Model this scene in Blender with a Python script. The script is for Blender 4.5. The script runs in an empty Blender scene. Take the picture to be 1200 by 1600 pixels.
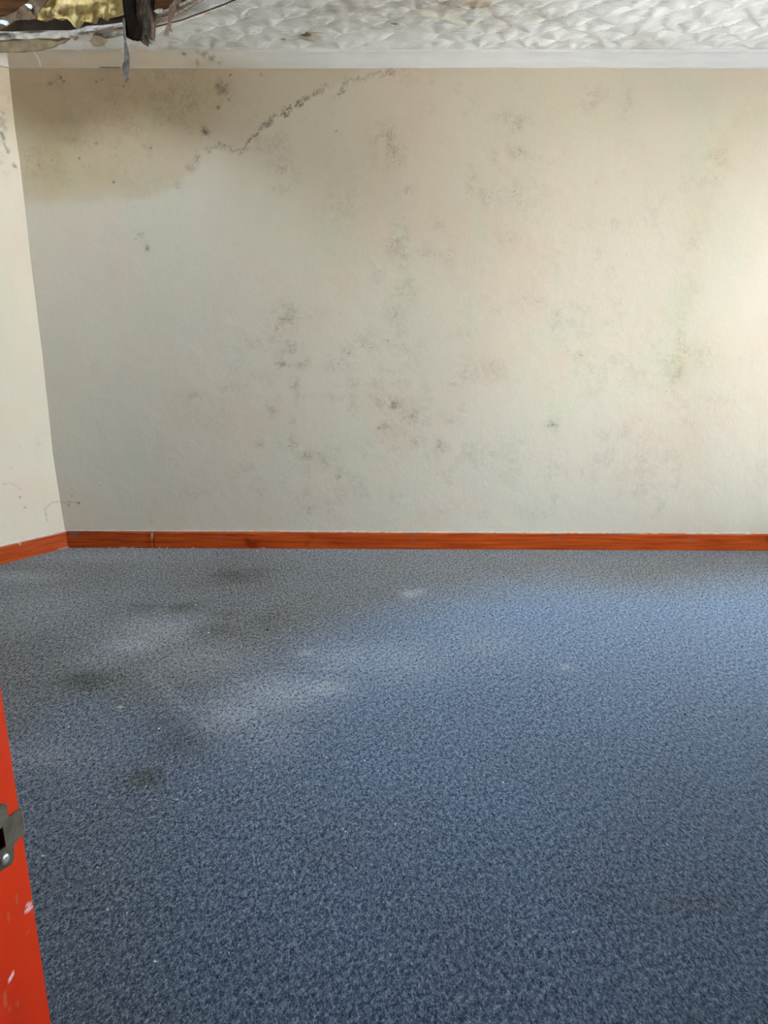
import bpy, bmesh, math, random
import numpy as np
from mathutils import Matrix, Vector, noise as mnoise

S = bpy.context.scene
COL = S.collection

# ------------------------------------------------------------------ camera
F_PX, PITCH, YAW, ROLL, EYE = 1200.0, 15.8, 0.45, 0.09, 1.31
cam_d = bpy.data.cameras.new('camera')
cam_d.sensor_fit = 'VERTICAL'; cam_d.sensor_height = 36.0
cam_d.lens = F_PX * 36.0 / 1600.0; cam_d.clip_start = 0.02
cam = bpy.data.objects.new('camera', cam_d); COL.objects.link(cam)
ROT = (Matrix.Rotation(math.radians(YAW), 3, 'Z') @
       Matrix.Rotation(math.radians(90 - PITCH), 3, 'X') @
       Matrix.Rotation(math.radians(ROLL), 3, 'Z'))
cam.matrix_world = Matrix.Translation((0, 0, EYE)) @ ROT.to_4x4()
S.camera = cam

# ------------------------------------------------------------------ world (overcast sky)
SKY = 19.0
w = bpy.data.worlds.new('sky'); S.world = w; w.use_nodes = True
wn = w.node_tree.nodes; wl = w.node_tree.links; wn.clear()
wo = wn.new('ShaderNodeOutputWorld'); wb = wn.new('ShaderNodeBackground')
tc = wn.new('ShaderNodeTexCoord'); sx = wn.new('ShaderNodeSeparateXYZ'); cr = wn.new('ShaderNodeValToRGB')
wl.new(tc.outputs['Generated'], sx.inputs[0]); wl.new(sx.outputs['Z'], cr.inputs[0])
cr.color_ramp.elements[0].position = 0.0; cr.color_ramp.elements[0].color = (.86, .93, 1.0, 1)
cr.color_ramp.elements[1].position = 0.8; cr.color_ramp.elements[1].color = (.62, .79, 1.0, 1)
wl.new(cr.outputs[0], wb.inputs[0]); wb.inputs[1].default_value = SKY
wl.new(wb.outputs[0], wo.inputs[0])

sd = bpy.data.lights.new('sun', 'SUN'); sd.energy = 265.0; sd.angle = math.radians(.53); sd.color = (1.0, .96, .90)
so = bpy.data.objects.new('sun', sd); COL.objects.link(so)       # lights the paving outside, never enters the room
so.location = (6, 3, 6); so.rotation_euler = Vector((.22, -.60, -.77)).to_track_quat('-Z', 'Y').to_euler()

S.view_settings.view_transform = 'Standard'
S.view_settings.look = 'None'
S.view_settings.exposure = 0.40
S.view_settings.gamma = 1.0
S.view_settings.use_curve_mapping = False

# ------------------------------------------------------------------ room dimensions (metres)
D = 3.918            # back wall plane
ZC = 2.303           # underside of the coving on the wall
CEIL = 2.358         # ceiling plane
XR = 2.78            # right wall plane
WINS = [(2.05, 3.72), (-.05, .60)]          # unseen windows in the right wall (y range); the nearer is added for fill
WZS = [(0.10, 2.20), (1.0, 2.15)]

def ray(px, py):
    return ROT @ Vector(((px - 600) / F_PX, -(py - 800) / F_PX, -1.0))
def onY(px, py, y=D):
    r = ray(px, py); t = y / r.y; return Vector((r.x * t, y, EYE + r.z * t))
def onZ(px, py, z=0.0):
    r = ray(px, py); t = (z - EYE) / r.z; return Vector((r.x * t, r.y * t, z))

RO = (-2.0, -1.2, 2.20, 2.88)      # unseen roof gap over the broken ceiling, added to light the insulation
ld = bpy.data.lights.new('added_gap_portal', 'AREA'); ld.shape = 'RECTANGLE'; ld.size = RO[1] - RO[0]; ld.size_y = RO[3] - RO[2]; ld.cycles.is_portal = True
lo = bpy.data.objects.new('added_gap_portal', ld); COL.objects.link(lo); lo.location = ((RO[0] + RO[1]) / 2, (RO[2] + RO[3]) / 2, 3.09)
for (a, b), WZ in zip(WINS, WZS):     # portals only guide the sampling of the sky through the windows
    ld = bpy.data.lights.new('window_portal', 'AREA'); ld.shape = 'RECTANGLE'
    ld.size = b - a; ld.size_y = WZ[1] - WZ[0]; ld.cycles.is_portal = True
    lo = bpy.data.objects.new('window_portal', ld); COL.objects.link(lo)
    lo.location = (XR + .19, (a + b) / 2, sum(WZ) / 2)
    lo.rotation_euler = (math.radians(90), 0, math.radians(90))

# ------------------------------------------------------------------ helpers
def tag(o, label=None, cat=None, group=None, kind=None):
    if label: o['label'] = label
    if cat: o['category'] = cat
    if group: o['group'] = group
    if kind: o['kind'] = kind
    return o

def link(name, me, mat=None, parent=None, smooth=False):
    o = bpy.data.objects.new(name, me); COL.objects.link(o)
    if mat: me.materials.append(mat)
    if parent: o.parent = parent
    if smooth:
        me.polygons.foreach_set('use_smooth', [True] * len(me.polygons))
    return o

def mesh_from(name, V, Fc):
    me = bpy.data.meshes.new(name); me.from_pydata([tuple(v) for v in V], [], Fc); me.update(); return me

class MB:
    """collects pieces of one mesh"""
    def __init__(self): self.V = []; self.F = []
    def add(self, V, Fc):
        n = len(self.V); self.V += [tuple(v) for v in V]; self.F += [tuple(i + n for i in f) for f in Fc]
    def box(self, x0, x1, y0, y1, z0, z1, fr=None):
        P = [(x, y, z) for z in (z0, z1) for y in (y0, y1) for x in (x0, x1)]
        if fr: P = [fr(*p) for p in P]
        self.add(P, [(0, 2, 3, 1), (4, 5, 7, 6), (0, 1, 5, 4), (2, 6, 7, 3), (0, 4, 6, 2), (1, 3, 7, 5)])
    def build(self, name, mat=None, parent=None, smooth=False):
        me = mesh_from(name, self.V, self.F)
        bm = bmesh.new(); bm.from_mesh(me); bmesh.ops.recalc_face_normals(bm, faces=bm.faces); bm.to_mesh(me); bm.free()
        return link(name, me, mat, parent, smooth)

rs = np.random.RandomState(7)
def vnoise(X, Y, scale, seed):
    r = np.random.RandomState(seed); T = r.rand(128, 128)
    x = X * scale + 500; y = Y * scale + 500
    xi = np.floor(x).astype(int); yi = np.floor(y).astype(int)
    fx = x - xi; fy = y - yi; fx = fx * fx * (3 - 2 * fx); fy = fy * fy * (3 - 2 * fy)
    a = T[xi % 128, yi % 128]; b = T[(xi + 1) % 128, yi % 128]
    c = T[xi % 128, (yi + 1) % 128]; d = T[(xi + 1) % 128, (yi + 1) % 128]
    return (a * (1 - fx) + b * fx) * (1 - fy) + (c * (1 - fx) + d * fx) * fy
def fbm(X, Y, scale, seed, octv=4, rough=.55):
    s = 0; a = 1; t = 0
    for i in range(octv):
        s = s + a * vnoise(X, Y, scale * 2 ** i, seed + i); t += a; a *= rough
    return s / t
def smooth(a, b, x):
    t = np.clip((x - a) / (b - a), 0, 1); return t * t * (3 - 2 * t)
def seg_dist(X, Y, pts):
    d = np.full(X.shape, 1e9)
    for (a, b) in zip(pts[:-1], pts[1:]):
        dx, dy = b[0] - a[0], b[1] - a[1]; L = dx * dx + dy * dy + 1e-12
        t = np.clip(((X - a[0]) * dx + (Y - a[1]) * dy) / L, 0, 1)
        d = np.minimum(d, np.hypot(X - a[0] - t * dx, Y - a[1] - t * dy))
    return d
def inside(X, Y, poly):
    r = np.zeros(X.shape, bool); n = len(poly)
    for i in range(n):
        x0, y0 = poly[i]; x1, y1 = poly[(i + 1) % n]
        c = ((y0 > Y) != (y1 > Y)) & (X < (x1 - x0) * (Y - y0) / ((y1 - y0) + 1e-12) + x0)
        r ^= c
    return r
def poly_soft(X, Y, poly, soft):
    d = seg_dist(X, Y, poly + [poly[0]])
    d = np.where(inside(X, Y, poly), d, -d)
    return smooth(-soft, soft, d)

def grid_mesh(name, P, thick, mat, attrs=None, keep=None, parent=None, smooth_=True, extra=None):
    """P: (nu,nv,3) front surface; thick: 3-vector the body is extruded by"""
    nu, nv = P.shape[:2]
    idx = np.arange(nu * nv).reshape(nu, nv)
    q = np.stack([idx[:-1, :-1], idx[1:, :-1], idx[1:, 1:], idx[:-1, 1:]], -1)
    if keep is not None: q = q[keep]
    q = q.reshape(-1, 4)
    V = P.reshape(-1, 3)
    ring = np.concatenate([idx[:, 0], idx[-1, 1:], idx[-2::-1, -1], idx[0, -2:0:-1]])
    Vb = V[ring] + np.array(thick); n0 = len(V); m = len(ring)
    side = [(int(ring[i]), int(ring[(i + 1) % m]), n0 + (i + 1) % m, n0 + i) for i in range(m)]
    faces = q.tolist() + side
    if keep is None: faces.append([n0 + i for i in range(m)])
    allV = np.concatenate([V, Vb])
    if extra is not None:
        eV, eF = extra; k = len(allV); allV = np.concatenate([allV, np.array(eV)]); faces += [[i + k for i in f] for f in eF]
    me = bpy.data.meshes.new(name); me.from_pydata(allV.tolist(), [], faces); me.update()
    o = link(name, me, mat, parent)
    sm = [smooth_] * len(q) + [False] * (len(faces) - len(q)); me.polygons.foreach_set('use_smooth', sm)
    for k, A in (attrs or {}).items():
        if A.ndim == 3:
            at = me.attributes.new(k, 'FLOAT_COLOR', 'POINT')
            full = np.zeros((len(allV), 4), np.float32); full[:, 1] = .9; full[:n0] = A.reshape(-1, 4); at.data.foreach_set('color', full.ravel())
        else:
            at = me.attributes.new(k, 'FLOAT', 'POINT')
            full = np.zeros(len(allV), np.float32); full[:n0] = A.reshape(-1); at.data.foreach_set('value', full)
    return o

# ------------------------------------------------------------------ material toolkit
class NT:
    def __init__(self, name):
        self.m = bpy.data.materials.new(name); self.m.use_nodes = True
        self.t = self.m.node_tree; self.n = self.t.nodes; self.l = self.t.links
        self.b = self.n['Principled BSDF']
        self.geo = None
    def put(self, sock, v):
        if isinstance(v, bpy.types.NodeSocket): self.l.new(v, sock)
        elif isinstance(v, (tuple, list)) and len(v) == 3 and sock.type == 'RGBA': sock.default_value = (*v, 1)
        else: sock.default_value = v
    def pos(self):
        if not self.geo: self.geo = self.n.new('ShaderNodeTexCoord')
        return self.geo.outputs['Object']
    def mapping(self, scale=(1, 1, 1), rot=(0, 0, 0)):
        m = self.n.new('ShaderNodeMapping'); self.l.new(self.pos(), m.inputs[0])
        m.inputs['Scale'].default_value = scale; m.inputs['Rotation'].default_value = rot
        return m.outputs[0]
    def noise(self, scale, detail=3, rough=.55, vec=None, dist=0):
        n = self.n.new('ShaderNodeTexNoise'); n.inputs['Scale'].default_value = scale
        n.inputs['Detail'].default_value = detail; n.inputs['Roughness'].default_value = rough
        n.inputs['Distortion'].default_value = dist
        self.l.new(vec or self.pos(), n.inputs['Vector']); return n.outputs['Fac']
    def math(self, op, a, b=0.0, c=None, clamp=False):
        n = self.n.new('ShaderNodeMath'); n.operation = op; n.use_clamp = clamp
        self.put(n.inputs[0], a); self.put(n.inputs[1], b)
        if c is not None: self.put(n.inputs[2], c)
        return n.outputs[0]
    def ss(self, a, b, x):
        n = self.n.new('ShaderNodeMapRange'); n.interpolation_type = 'SMOOTHSTEP'
        self.put(n.inputs['Value'], x); n.inputs['From Min'].default_value = a; n.inputs['From Max'].default_value = b
        return n.outputs['Result']
    def mix(self, f, a, b, mode='MIX'):
        n = self.n.new('ShaderNodeMix'); n.data_type = 'RGBA'; n.blend_type = mode
        self.put(n.inputs[0], f); self.put(n.inputs[6], a); self.put(n.inputs[7], b); return n.outputs[2]
    def attr(self, name):
        n = self.n.new('ShaderNodeAttribute'); n.attribute_name = name
        return n
    def chan(self, name):
        a = self.attr(name); s = self.n.new('ShaderNodeSeparateColor'); self.l.new(a.outputs['Color'], s.inputs[0])
        return s.outputs[0], s.outputs[1], s.outputs[2], a.outputs['Alpha']
    def ramp(self, x, stops):
        n = self.n.new('ShaderNodeValToRGB'); e = n.color_ramp.elements
        while len(e) < len(stops): e.new(.5)
        for k, (p, c) in enumerate(stops): e[k].position = p; e[k].color = (*c, 1)
        self.put(n.inputs[0], x); return n.outputs[0]
    def bump(self, h, strength=.3, dist=.002, prev=None):
        n = self.n.new('ShaderNodeBump'); self.put(n.inputs['Height'], h)
        n.inputs['Strength'].default_value = strength; n.inputs['Distance'].default_value = dist
        if prev: self.l.new(prev, n.inputs['Normal'])
        return n.outputs[0]
    def fin(self, col=None, rough=.8, normal=None, spec=.3, metal=0):
        if col is not None: self.put(self.b.inputs['Base Color'], col)
        self.put(self.b.inputs['Roughness'], rough); self.b.inputs['Specular IOR Level'].default_value = spec
        self.b.inputs['Metallic'].default_value = metal
        if normal: self.l.new(normal, self.b.inputs['Normal'])
        return self.m

def wall_mat(name, base):
    t = NT(name); R, G, B, A = t.chan('stains')
    n1 = t.noise(1.6, 3, .6); n2 = t.noise(3.1, 3, .6, t.mapping((1, 1, .5)))
    c = t.mix(t.ss(.45, .62, n1), base, tuple(a * b for a, b in zip(base, (1.0, .955, .94))))
    c = t.mix(t.ss(.48, .66, n2), c, tuple(a * b for a, b in zip(base, (.955, 1.0, .975))))
    fine = t.noise(70, 5, .7)
    c = t.mix(t.math('MULTIPLY', t.ss(.5, .75, fine), .10), c, (.38, .34, .28))
    c = t.mix(G, c, (.80, .70, .58), 'MULTIPLY')
    c = t.mix(B, c, (.78, .78, .56), 'MULTIPLY')
    # mould: soft grey-brown bloom and clustered specks
    mid = t.noise(36, 5, .78, dist=.4)
    bloom = t.math('MULTIPLY', t.ss(.38, .60, mid), R, clamp=True)
    c = t.mix(t.math('MULTIPLY', bloom, .60), c, (.24, .20, .15))
    spk = t.noise(150, 4, .75, dist=.5)
    thr = t.math('MULTIPLY_ADD', R, .16, spk)
    specks = t.math('MULTIPLY', t.ss(.62, .74, thr), t.ss(.03, .35, R), clamp=True)
    c = t.mix(t.math('MULTIPLY', specks, .62), c, (.10, .085, .065))
    c = t.mix(t.math('MULTIPLY', A, t.ss(.30, .55, t.noise(230, 3, .7)), clamp=True), c, (.05, .042, .035))
    nb = t.bump(t.noise(9, 4, .55), .35, .01)
    nb = t.bump(t.noise(120, 3, .6, t.mapping((1, 1, .45))), .22, .002, nb)
    nb = t.bump(R, -.25, .002, nb)
    return t.fin(c, .82, nb, .25)

CREAM = (.615, .548, .430)
M_WALL = wall_mat('cream_wall_paint', CREAM)
M_COVE = None

def cove_mat():
    t = NT('coving_paint'); R, G, B, A = t.chan('stains')
    c = t.mix(t.ss(.4, .7, t.noise(6, 4)), (.80, .81, .81), (.76, .77, .77))
    c = t.mix(G, c, (.80, .68, .54), 'MULTIPLY')
    c = t.mix(B, c, (.80, .82, .62), 'MULTIPLY')
    c = t.mix(t.math('MULTIPLY', A, t.ss(.3, .5, t.noise(220, 3, .7)), clamp=True), c, (.07, .06, .05))
    c = t.mix(R, c, (.80, .77, .68))
    return t.fin(c, .75, t.bump(t.noise(40, 4), .25, .002), .3)
M_COVE = cove_mat()

def ceil_mat():
    t = NT('swirled_plaster'); R, G, B, A = t.chan('stains')
    d = t.attr('fan').outputs['Fac']
    c = t.mix(t.ss(.35, .7, t.noise(8, 4, .6)), (.90, .90, .90), (.78, .78, .775))
    c = t.mix(t.math('MULTIPLY', G, t.ss(.25, .6, t.noise(11, 5, .65)), clamp=True), c, (.32, .27, .20))
    c = t.mix(B, c, (.80, .84, .70), 'MULTIPLY')
    c = t.mix(R, c, (.80, .77, .66))
    c = t.mix(A, c, (.10, .08, .05))
    rid = t.math('SINE', t.math('MULTIPLY', d, 2 * math.pi / .0085))
    rid = t.math('MULTIPLY', rid, t.ss(.4, .6, t.noise(14, 3)))
    nb = t.bump(rid, .7, .0020)
    nb = t.bump(t.noise(60, 4, .7), .5, .003, nb)
    return t.fin(c, .7, nb, .3)
M_CEIL = ceil_mat()

def carpet_mat():
    t = NT('flecked_blue_carpet'); R, G, B, A = t.chan('stains')
    v1 = t.mapping((1.0, .55, 1), (0, 0, math.radians(-28)))
    f1 = t.noise(215, 3, .8, v1, .6)
    f2 = t.noise(100, 4, .7, v1)
    f3 = t.noise(520, 2, .7, v1)
    f = t.math('MULTIPLY_ADD', t.math('SUBTRACT', f2, .5), .75, f1)
    f = t.math('MULTIPLY_ADD', t.math('SUBTRACT', f3, .5), .40, f)
    c = t.ramp(f, [(.30, (.020, .033, .070)), (.44, (.060, .095, .165)), (.55, (.125, .18, .27)), (.66, (.26, .33, .42)), (.80, (.46, .50, .53))])
    c2 = t.ramp(f, [(.30, (.024, .025, .024)), (.46, (.062, .063, .059)), (.58, (.125, .127, .115)), (.74, (.29, .285, .25))])
    c = t.mix(R, c, c2)
    c = t.mix(t.math('MULTIPLY', t.ss(.35, .62, t.noise(2.2, 4, .6)), .18), c, c2)
    c = t.mix(B, c, (.40, .36, .28), 'MULTIPLY')
    c = t.mix(A, c, (.72, .52, .28), 'MULTIPLY')
    c = t.mix(t.math('MULTIPLY', G, t.ss(.30, .62, f), clamp=True), c, (.46, .47, .49))
    nb = t.bump(f, .8, .004)
    t.put(t.b.inputs['Sheen Weight'], t.math('MULTIPLY', t.math('MULTIPLY', t.ss(.28, .66, f), 2.2), t.math('SUBTRACT', 1.0, t.math('MAXIMUM', t.math('MULTIPLY', R, .42), B)))); t.b.inputs['Sheen Roughness'].default_value = .27; t.put(t.b.inputs['Sheen Tint'], t.mix(R, (.70, .85, 1.0), (1.0, .96, .90)))
    c = t.mix(1.0, c, (.80, .80, .80), 'MULTIPLY')
    return t.fin(c, .92, nb, .12)
M_CARPET = carpet_mat()

def varnish_mat(name, dark, mid, lite, scale=(1.2, 14, 30), rough=.32, turn=0.0):
    t = NT(name)
    m1 = t.mapping((1, 1, 1), (0, 0, turn)); m2 = t.n.new('ShaderNodeMapping'); t.l.new(m1, m2.inputs[0]); m2.inputs['Scale'].default_value = scale
    g = t.noise(3.0, 5, .6, m2.outputs[0], .6)
    k = t.noise(5, 2, .5, t.mapping((1, 1, 1)))
    c = t.ramp(g, [(.28, dark), (.48, mid), (.72, lite)])
    c = t.mix(t.ss(.66, .74, k), c, dark)
    R, G, B, A = t.chan('stains')
    c = t.mix(R, c, (.62, .55, .45)); c = t.mix(G, c, (.16, .13, .10)); c = t.mix(B, c, (.55, .5, .5), 'MULTIPLY')
    return t.fin(c, t.math('MULTIPLY_ADD', g, .2, rough - .08), t.bump(g, .25, .001), .22)
SKC = ((.20, .022, .003), (.40, .056, .007), (.55, .105, .012))
M_SKIRT = varnish_mat('varnished_skirting_pine', *SKC)
M_SKIRT2 = varnish_mat('varnished_skirting_pine_left', *SKC, turn=math.radians(-49.1))

def gloss_red():
    t = NT('orange_red_gloss_paint'); R, G, B, A = t.chan('stains')
    c = t.mix(t.ss(.35, .7, t.noise(6, 4, .6, t.mapping((1, 1, .25)))), (.58, .036, .006), (.46, .022, .005))
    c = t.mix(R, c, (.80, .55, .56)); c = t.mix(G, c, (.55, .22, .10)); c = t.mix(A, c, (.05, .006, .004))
    return t.fin(c, .38, t.bump(t.noise(35, 3), .12, .001), .2)
M_RED = gloss_red()

def simple(name, a, b, scale=20, detail=5, rough=.85, bump=.5, bd=.004, spec=.2, metal=0, vs=(1, 1, 1), lo=.38, hi=.65):
    t = NT(name); n = t.noise(scale, detail, .65, t.mapping(vs))
    c = t.mix(t.ss(lo, hi, n), a, b)
    return t.fin(c, rough, t.bump(n, bump, bd), spec, metal)

M_PAPERB = simple('brown_board_paper', (.17, .125, .065), (.23, .175, .10), 30)
M_CORE = simple('broken_plaster_core', (.48, .44, .35), (.30, .26, .20), 55, bump=.9)
M_INS = simple('yellow_mineral_wool', (.92, .72, .34), (.70, .50, .18), 14, 7, .95, .6, .008, .03)
M_JOIST = simple('reddish_brown_joist', (.05, .020, .007), (.10, .040, .012), 12, 5, vs=(.6, 6, 6))
M_TORN = simple('grey_brown_torn_paper', (.085, .055, .030), (.16, .115, .07), 25, 6)
M_PINK = simple('brown_torn_lining', (.15, .095, .062), (.26, .18, .125), 30, 6)
M_LATH = simple('pale_split_lath', (.42, .36, .29), (.22, .165, .12), 14, 6, vs=(1, 5, 5), bump=.8)
M_SHADOW_SIDE = simple('shadowed_timber_side', (.006, .005, .004), (.014, .011, .009), 18, 5, spec=.0, vs=(4, 4, .6))  # shadow on the timber's left side, put into the colour
M_ROT = simple('rotten_brown_timber', (.022, .015, .010), (.085, .060, .043), 26, 8, vs=(3, 3, .8), bump=1, bd=.008)
M_SLIV = simple('grey_splinter', (.07, .065, .055), (.15, .14, .12), 45, 5)
M_LOFT = simple('dark_loft_boards', (.035, .025, .018), (.06, .045, .03), 8)
M_CHIP = simple('white_paint_flake', (.85, .85, .82), (.72, .72, .70), 200, 2, .6, .1)
M_CRUMB = simple('dark_crumb', (.02, .02, .02), (.04, .035, .03), 200, 2)
M_PALE = simple('pale_green_grey_flake', (.42, .44, .38), (.34, .36, .32), 100, 3)
M_CABLE = simple('brown_cable_sheath', (.17, .12, .085), (.22, .16, .12), 60, 3, .6, .1)
M_BRASS = simple('tarnished_metal', (.15, .14, .095), (.23, .22, .17), 60, 5, .42, .2, .001, .5, .75)
M_SCREW = simple('bright_screw', (.75, .80, .85), (.65, .70, .75), 200, 2, .3, .05, .001, .5, .8)
M_UPVC = simple('white_window_frame', (.82, .82, .80), (.78, .78, .76), 20, 2, .4, .05)
M_CAULK = simple('off_white_filler', (.66, .62, .55), (.52, .46, .38), 60, 4)
M_BOUNCE = simple('bounce_paving_outside', (.50, .47, .42), (.42, .39, .35), 3, 6)

def glass_mat():
    m = bpy.data.materials.new('window_glass'); m.use_nodes = True
    n = m.node_tree.nodes; l = m.node_tree.links; n.clear()
    o = n.new('ShaderNodeOutputMaterial'); mx = n.new('ShaderNodeMixShader'); tr = n.new('ShaderNodeBsdfTransparent')
    gl = n.new('ShaderNodeBsdfGlossy'); gl.inputs['Roughness'].default_value = .02
    fr = n.new('ShaderNodeFresnel'); fr.inputs[0].default_value = 1.5
    l.new(fr.outputs[0], mx.inputs[0]); l.new(tr.outputs[0], mx.inputs[1]); l.new(gl.outputs[0], mx.inputs[2]); l.new(mx.outputs[0], o.inputs[0])
    return m
M_GLASS = glass_mat()

# ================================================================== STRUCTURE
mm = 1.0
def px_blobs(GX, GZ, blobs, conv, sx_, sz_):
    out = np.zeros(GX.shape)
    for (px, py, rx, ry, a) in blobs:
        c = conv(px, py); ax = rx * sx_; az = ry * sz_
        e = ((GX - c[0]) / ax) ** 2 + ((GZ - c[1]) / az) ** 2
        out = np.maximum(out, a * np.exp(-e * .8))
    return out
def wpt(px, py): p = onY(px, py); return (p.x, p.z)
MPX = .00325     # metres per pixel on the back wall

# ---- back wall
xs = np.arange(-2.3, 2.5, .0065); xs = np.append(xs, [2.8, XR + .02]); zs = np.append(np.arange(0, ZC + .01, .0065), [CEIL + .004])
GX, GZ = np.meshgrid(xs, zs, indexing='ij')
P = np.stack([GX, np.full(GX.shape, D) + (fbm(GX, GZ, 1.3, 91, 2) - .5) * .010 * smooth(.10, .3, GZ) * smooth(2.29, 2.1, GZ), GZ], -1)
n5 = fbm(GX, GZ, 22, 11, 5, .6); n6 = fbm(GX, GZ, 7, 31, 4, .6)
mould = px_blobs(GX, GZ, [
    (80,128,20,8,.8),(96,122,10,6,.9),(85,146,7,9,.6),(215,139,22,8,.7),(250,124,18,14,.55),(170,152,14,5,.4),(345,140,17,14,.85),(342,160,7,12,.9),
    (320,206,8,9,.95),(308,247,5,10,.8),(298,262,7,7,.6),(60,250,40,34,.35),(90,250,20,20,.4),(190,200,80,40,.28),(235,232,22,12,.4),(120,215,22,14,.45),(280,290,14,10,.35),
    (218,372,7,9,.55),(230,387,4,5,.8),(240,160,90,40,.42),(290,150,70,40,.42),(130,190,70,50,.28),(225,260,50,40,.22),(300,200,30,50,.3),
    (600,212,22,15,.62),(612,238,24,22,.5),(590,245,22,16,.4),(637,285,12,26,.45),(440,262,9,9,.5),(438,290,16,9,.55),(464,276,7,8,.5),(530,315,34,40,.25),(495,250,20,20,.2),
    (790,185,16,8,.5),(812,192,14,12,.45),(808,238,12,9,.6),(772,243,7,9,.55),(925,155,17,14,.5),(980,165,9,26,.35),(735,280,7,24,.4),(758,305,10,18,.5),(808,300,34,26,.35),
    (865,245,24,14,.25),(630,360,12,30,.35),(620,385,14,16,.55),(630,405,10,10,.5),(684,352,10,8,.4),(672,395,22,10,.35),(705,398,10,12,.4),(632,455,18,15,.45),(790,372,22,10,.3),(848,335,14,12,.3),
    (945,350,22,10,.35),(938,283,7,6,.45),(860,410,20,20,.25),(820,475,20,14,.3),(908,475,18,10,.25),
    (446,492,18,18,.75),(428,511,16,12,.7),(492,488,14,7,.4),(408,540,10,8,.4),(460,550,12,14,.85),(446,568,12,6,.75),(474,570,10,8,.5),(460,612,9,18,.5),(424,640,9,14,.6),
    (536,560,16,18,.5),(552,600,8,34,.4),(520,575,14,14,.35),(575,535,20,14,.35),(620,495,14,26,.4),(598,628,26,12,.55),(614,632,14,8,.9),(640,655,14,14,.6),(600,668,10,8,.6),(576,622,12,16,.45),
    (590,700,34,20,.35),(655,690,14,10,.4),(480,712,12,9,.8),(510,718,16,16,.55),(528,746,5,5,.8),(404,695,8,7,.6),(450,690,20,12,.35),(300,620,20,12,.4),(357,608,16,8,.4),(340,655,50,26,.25),
    (385,742,22,16,.4),(305,772,34,12,.3),(240,700,40,24,.15),(480,795,14,8,.4),(690,700,12,14,.5),(760,712,30,24,.38),(800,722,22,30,.35),(862,664,10,8,.65),(864,735,20,30,.25),(835,800,30,10,.35),
    (770,580,20,16,.3),(745,590,30,16,.2),(640,560,30,20,.25),(720,520,24,14,.2),(895,555,18,8,.35),(868,515,7,20,.3),(700,655,14,10,.3),(780,480,22,14,.2),
    (1058,575,12,28,.62),(1068,555,12,14,.5),(1100,560,34,22,.28),(1078,650,32,28,.3),(1120,625,50,8,.22),(950,680,26,12,.3),(975,740,20,30,.18),(1080,395,14,60,.2),(1010,700,30,30,.18),
    (625,780,16,12,.45),(690,800,26,8,.25),(1060,405,16,10,.2),(1100,300,30,60,.10)], wpt, MPX, MPX)
mould *= smooth(.26, .60, n5) * 1.12 * (.75 + .5 * n6)
mould += .26 * smooth(.50, .68, fbm(GX, GZ, 16, 301, 4)) * smooth(.5, .62, fbm(GX, GZ, 3, 311, 3)) * smooth(-1.3, -.5, GX) + .12 * smooth(.58, .75, n6) * smooth(.5, .62, n5) * smooth(-1.4, -.6, GX) * smooth(1.9, 1.0, GX)
# mould trail running up to the coving
trailA = [wpt(*p) for p in [(322,232),(329,236),(338,230),(345,228),(357,229),(364,235),(372,238),(380,233),(388,222),(396,214),(405,203),(412,196),(420,191),(427,180),(434,177),(443,181),(451,170),(460,166),(468,160),(480,152),(488,149),(500,142),(515,133)]]
trailB = [wpt(*p) for p in [(528,148),(536,140),(541,128),(548,122),(556,126),(575,120),(600,114),(635,110)]]
j1 = (fbm(GX, GZ, 60, 51, 3, .7) - .5) * .055; j2 = (fbm(GX, GZ, 60, 71, 3, .7) - .5) * .055
dA = seg_dist(GX + j1, GZ + j2, trailA); dB = seg_dist(GX + j1, GZ + j2, trailB)
gap = smooth(.33, .50, fbm(GX, GZ, 16, 61, 3))
heavy = np.exp(-(((GX - wpt(455, 165)[0]) / .11) ** 2)) * .6 + np.exp(-(((GX - wpt(388, 222)[0]) / .06) ** 2)) * .35
mark = smooth(.0075, .001, dA) * (.34 + heavy) * (.15 + .85 * gap) + smooth(.007, .001, dB) * .38 * gap
mould = np.maximum(mould, .85 * smooth(.022, .004, dA) * (.6 + heavy) * smooth(.3, .6, n5))
mould = np.maximum(mould, .6 * smooth(.018, .004, dB) * smooth(.3, .6, n5))
# solitary dark spots
for (px, py, r, a) in [(45,250,1.6,.7),(82,251,1.8,.7),(61,258,1.6,.8),(124,247,2.0,.9),(151,225,2,.7),(130,260,1.6,.5),(140,260,1.6,.4),(182,243,1.6,.6),(177,285,2.4,.9),(236,231,2.4,.6),
        (200,124,2.2,.9),(151,128,1.8,.7),(159,125,1.8,.6),(95,121,2.6,.8),(100,127,2,.7),(78,131,2,.5),(360,117,2.0,.8),(358,156,2,.7),(341,168,3.2,.7),(322,208,3.8,.7),(318,203,2.6,.6),(340,134,3,.5),(350,141,3,.5),
        (230,389,2,.8),(212,373,1.8,.6),(224,365,1.6,.4),(108,784,2.2,.35),(112,775,2,.6),(123,786,2.6,.8),(107,789,2.4,.6),(156,758,1.4,.5),(237,816,1.6,.6),(193,135,2,.6),(408,116,2,.6),
        (525,205,2,.5),(530,745,2.4,.6),(452,697,2,.5),(545,552,2.2,.6),(529,568,2,.4),(605,532,2,.4),(592,669,2.6,.5),(445,568,3,.5),(607,226,3,.2),(614,630,4,.3),(805,298,2,.4),(1041,612,2,.4),(865,664,2,.5),(1000,657,1.5,.4)]:
    c = wpt(px, py); mark = np.maximum(mark, a * smooth(r * MPX * 1.15, r * MPX * .5, np.hypot(GX - c[0] + j1 * .12, GZ - c[1] + j2 * .12)))
line = [wpt(75, 784), wpt(105, 785), wpt(122, 786)]
mark = np.maximum(mark, .28 * smooth(.004, .001, seg_dist(GX, GZ, line)))
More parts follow.
